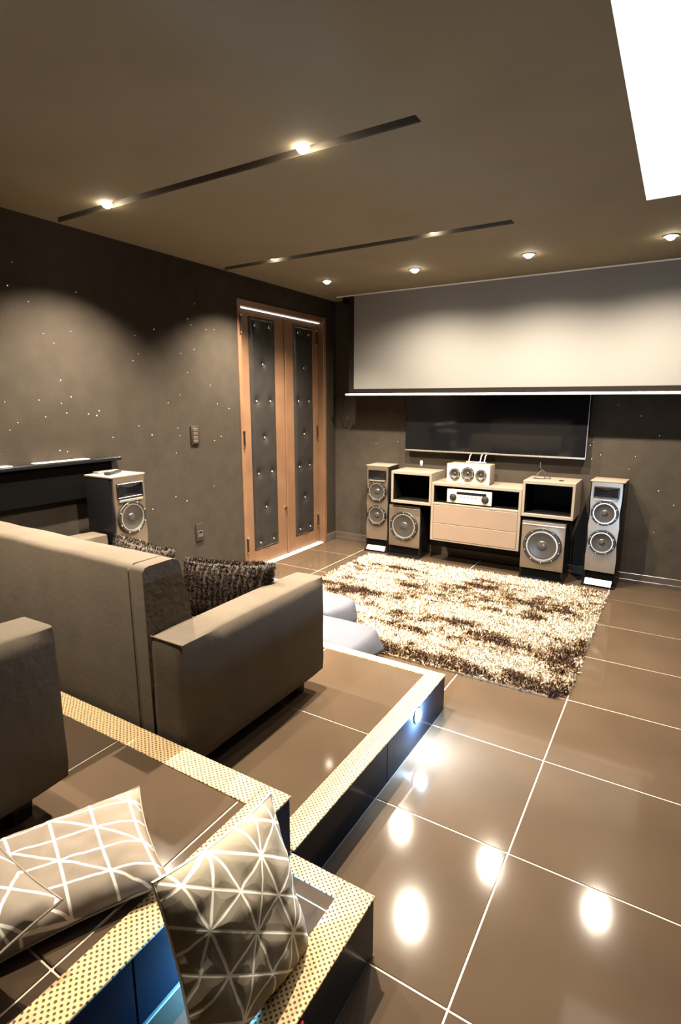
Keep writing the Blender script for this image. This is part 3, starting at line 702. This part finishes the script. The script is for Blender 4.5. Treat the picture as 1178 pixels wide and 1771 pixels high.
for i in range(n):
    x, y = px[i] + CX, py[i] + CY
    v = .65 * noise.noise((x * 2.4, y * 3.6, .4)) + .75 * noise.noise((x * 7, y * 11, 3.1)) + .4 * noise.noise((x * 19, y * 25, 6.0)) - .14
    for sx, sy, a, b in spots:
        q = ((x - sx) / a) ** 2 + ((y - sy) / b) ** 2
        if q < 4: v += .75 * math.exp(-q * .8)
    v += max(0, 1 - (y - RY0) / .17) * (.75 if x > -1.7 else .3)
    tone[i] = v
tone += rng.normal(0, .2, n)
stops = np.array([-9, .0, .22, .42, .65, 9]); cc = np.array([(.52, .50, .455), (.48, .435, .35), (.22, .135, .065), (.05, .025, .012), (.035, .020, .014), (.02, .012, .01)])
cols = np.stack([np.interp(tone, stops, cc[:, k]) for k in range(3)], 1) * rng.uniform(.8, 1.15, n)[:, None]
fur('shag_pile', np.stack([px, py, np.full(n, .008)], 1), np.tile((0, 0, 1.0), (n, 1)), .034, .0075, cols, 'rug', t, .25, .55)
# dark furry pillows on the sofa
def furry(label, w_, h_, t_, origin, u, v, seed, n):
    bm = pillow_bm(w_, h_, t_, 16, .006, seed); bm.normal_update()
    fs = [f for f in bm.faces]; ar = np.array([f.calc_area() for f in fs]); pick = rng.choice(len(fs), n, p=ar / ar.sum())
    R_, N_ = [], []
    for k in pick:
        f = fs[k]; wts = rng.dirichlet((1, 1, 1, 1)); p = Vector((0, 0, 0))
        for wv, vv in zip(wts, f.verts): p += vv.co * wv
        R_.append(p); N_.append(f.normal.copy())
    o = finish('furry_pillow', bm, mat('fur_backing', (.03, .02, .014), .9), smooth=1.3)
    c = np.array((.013, .008, .005)) * rng.uniform(.4, 1.9, n)[:, None]
    fur('fur', R_, N_, .017, .0028, c, 'fur', o, .15, .5)
    o.matrix_world = frame(origin, u, v); tag(o, label, 'pillow', 'dark furry pillows'); return o
furry('dark brown furry pillow leaning over the right arm of middle sofa', .55, .285, .16, (-1.738, 1.82, .705), (1, .05, .09), (.0, .22, .95), 1.5, 16000)
furry('dark brown furry pillow mostly hidden behind the back of middle sofa', .45, .29, .15, (-2.275, 1.76, .735), (1, -.02, -.05), (0, .25, .95), 2.7, 9000)

# pale blue floor cushions in front of the lower platform
def floor_cushion(label, lo, hi, rz, seed):
    c = (Vector(lo) + Vector(hi)) / 2; hd = (Vector(hi) - Vector(lo)) / 2
    t = finish('floor_cushion', cushion_bm(-hd, hd, .016, 14, .008, seed, .035), 'paleblue', smooth=1.3)
    for v in t.data.vertices: v.co.x *= 1 - .055 * v.co.z / hd.z
    pts = []
    for k in range(33):
        a = 2 * math.pi * k / 32; ca, sa = math.cos(a), math.sin(a); q = max(abs(ca), abs(sa)) ** .86
        pts.append(((hd.x - .004) * ca / q, (hd.y - .004) * sa / q, 0))
    finish('piping', tube(bmesh.new(), pts, .005), 'paleblue', t)
    t.location = (c.x, c.y, c.z); t.rotation_euler = (0, 0, rz); tag(t, label, 'cushion', 'pale floor cushions'); return t
floor_cushion('pale blue-grey floor cushion farther onto the rug, behind its twin', (-2.78, 2.93, .03), (-1.83, 3.27, .20), -.10, 2)
floor_cushion('pale blue-grey floor cushion nearer the lower platform edge', (-2.75, 2.53, .03), (-1.46, 2.90, .18), 0, 6)

# small things at the side step
bm = tube(bmesh.new(), [(TX + .002, .80, .190), (TX + .012, .803, .165), (TX + .014, .800, .14)], .008)
tag(finish('red_tag', bm, 'red'), 'small red plastic tag hanging on the riser of side step', 'tag')
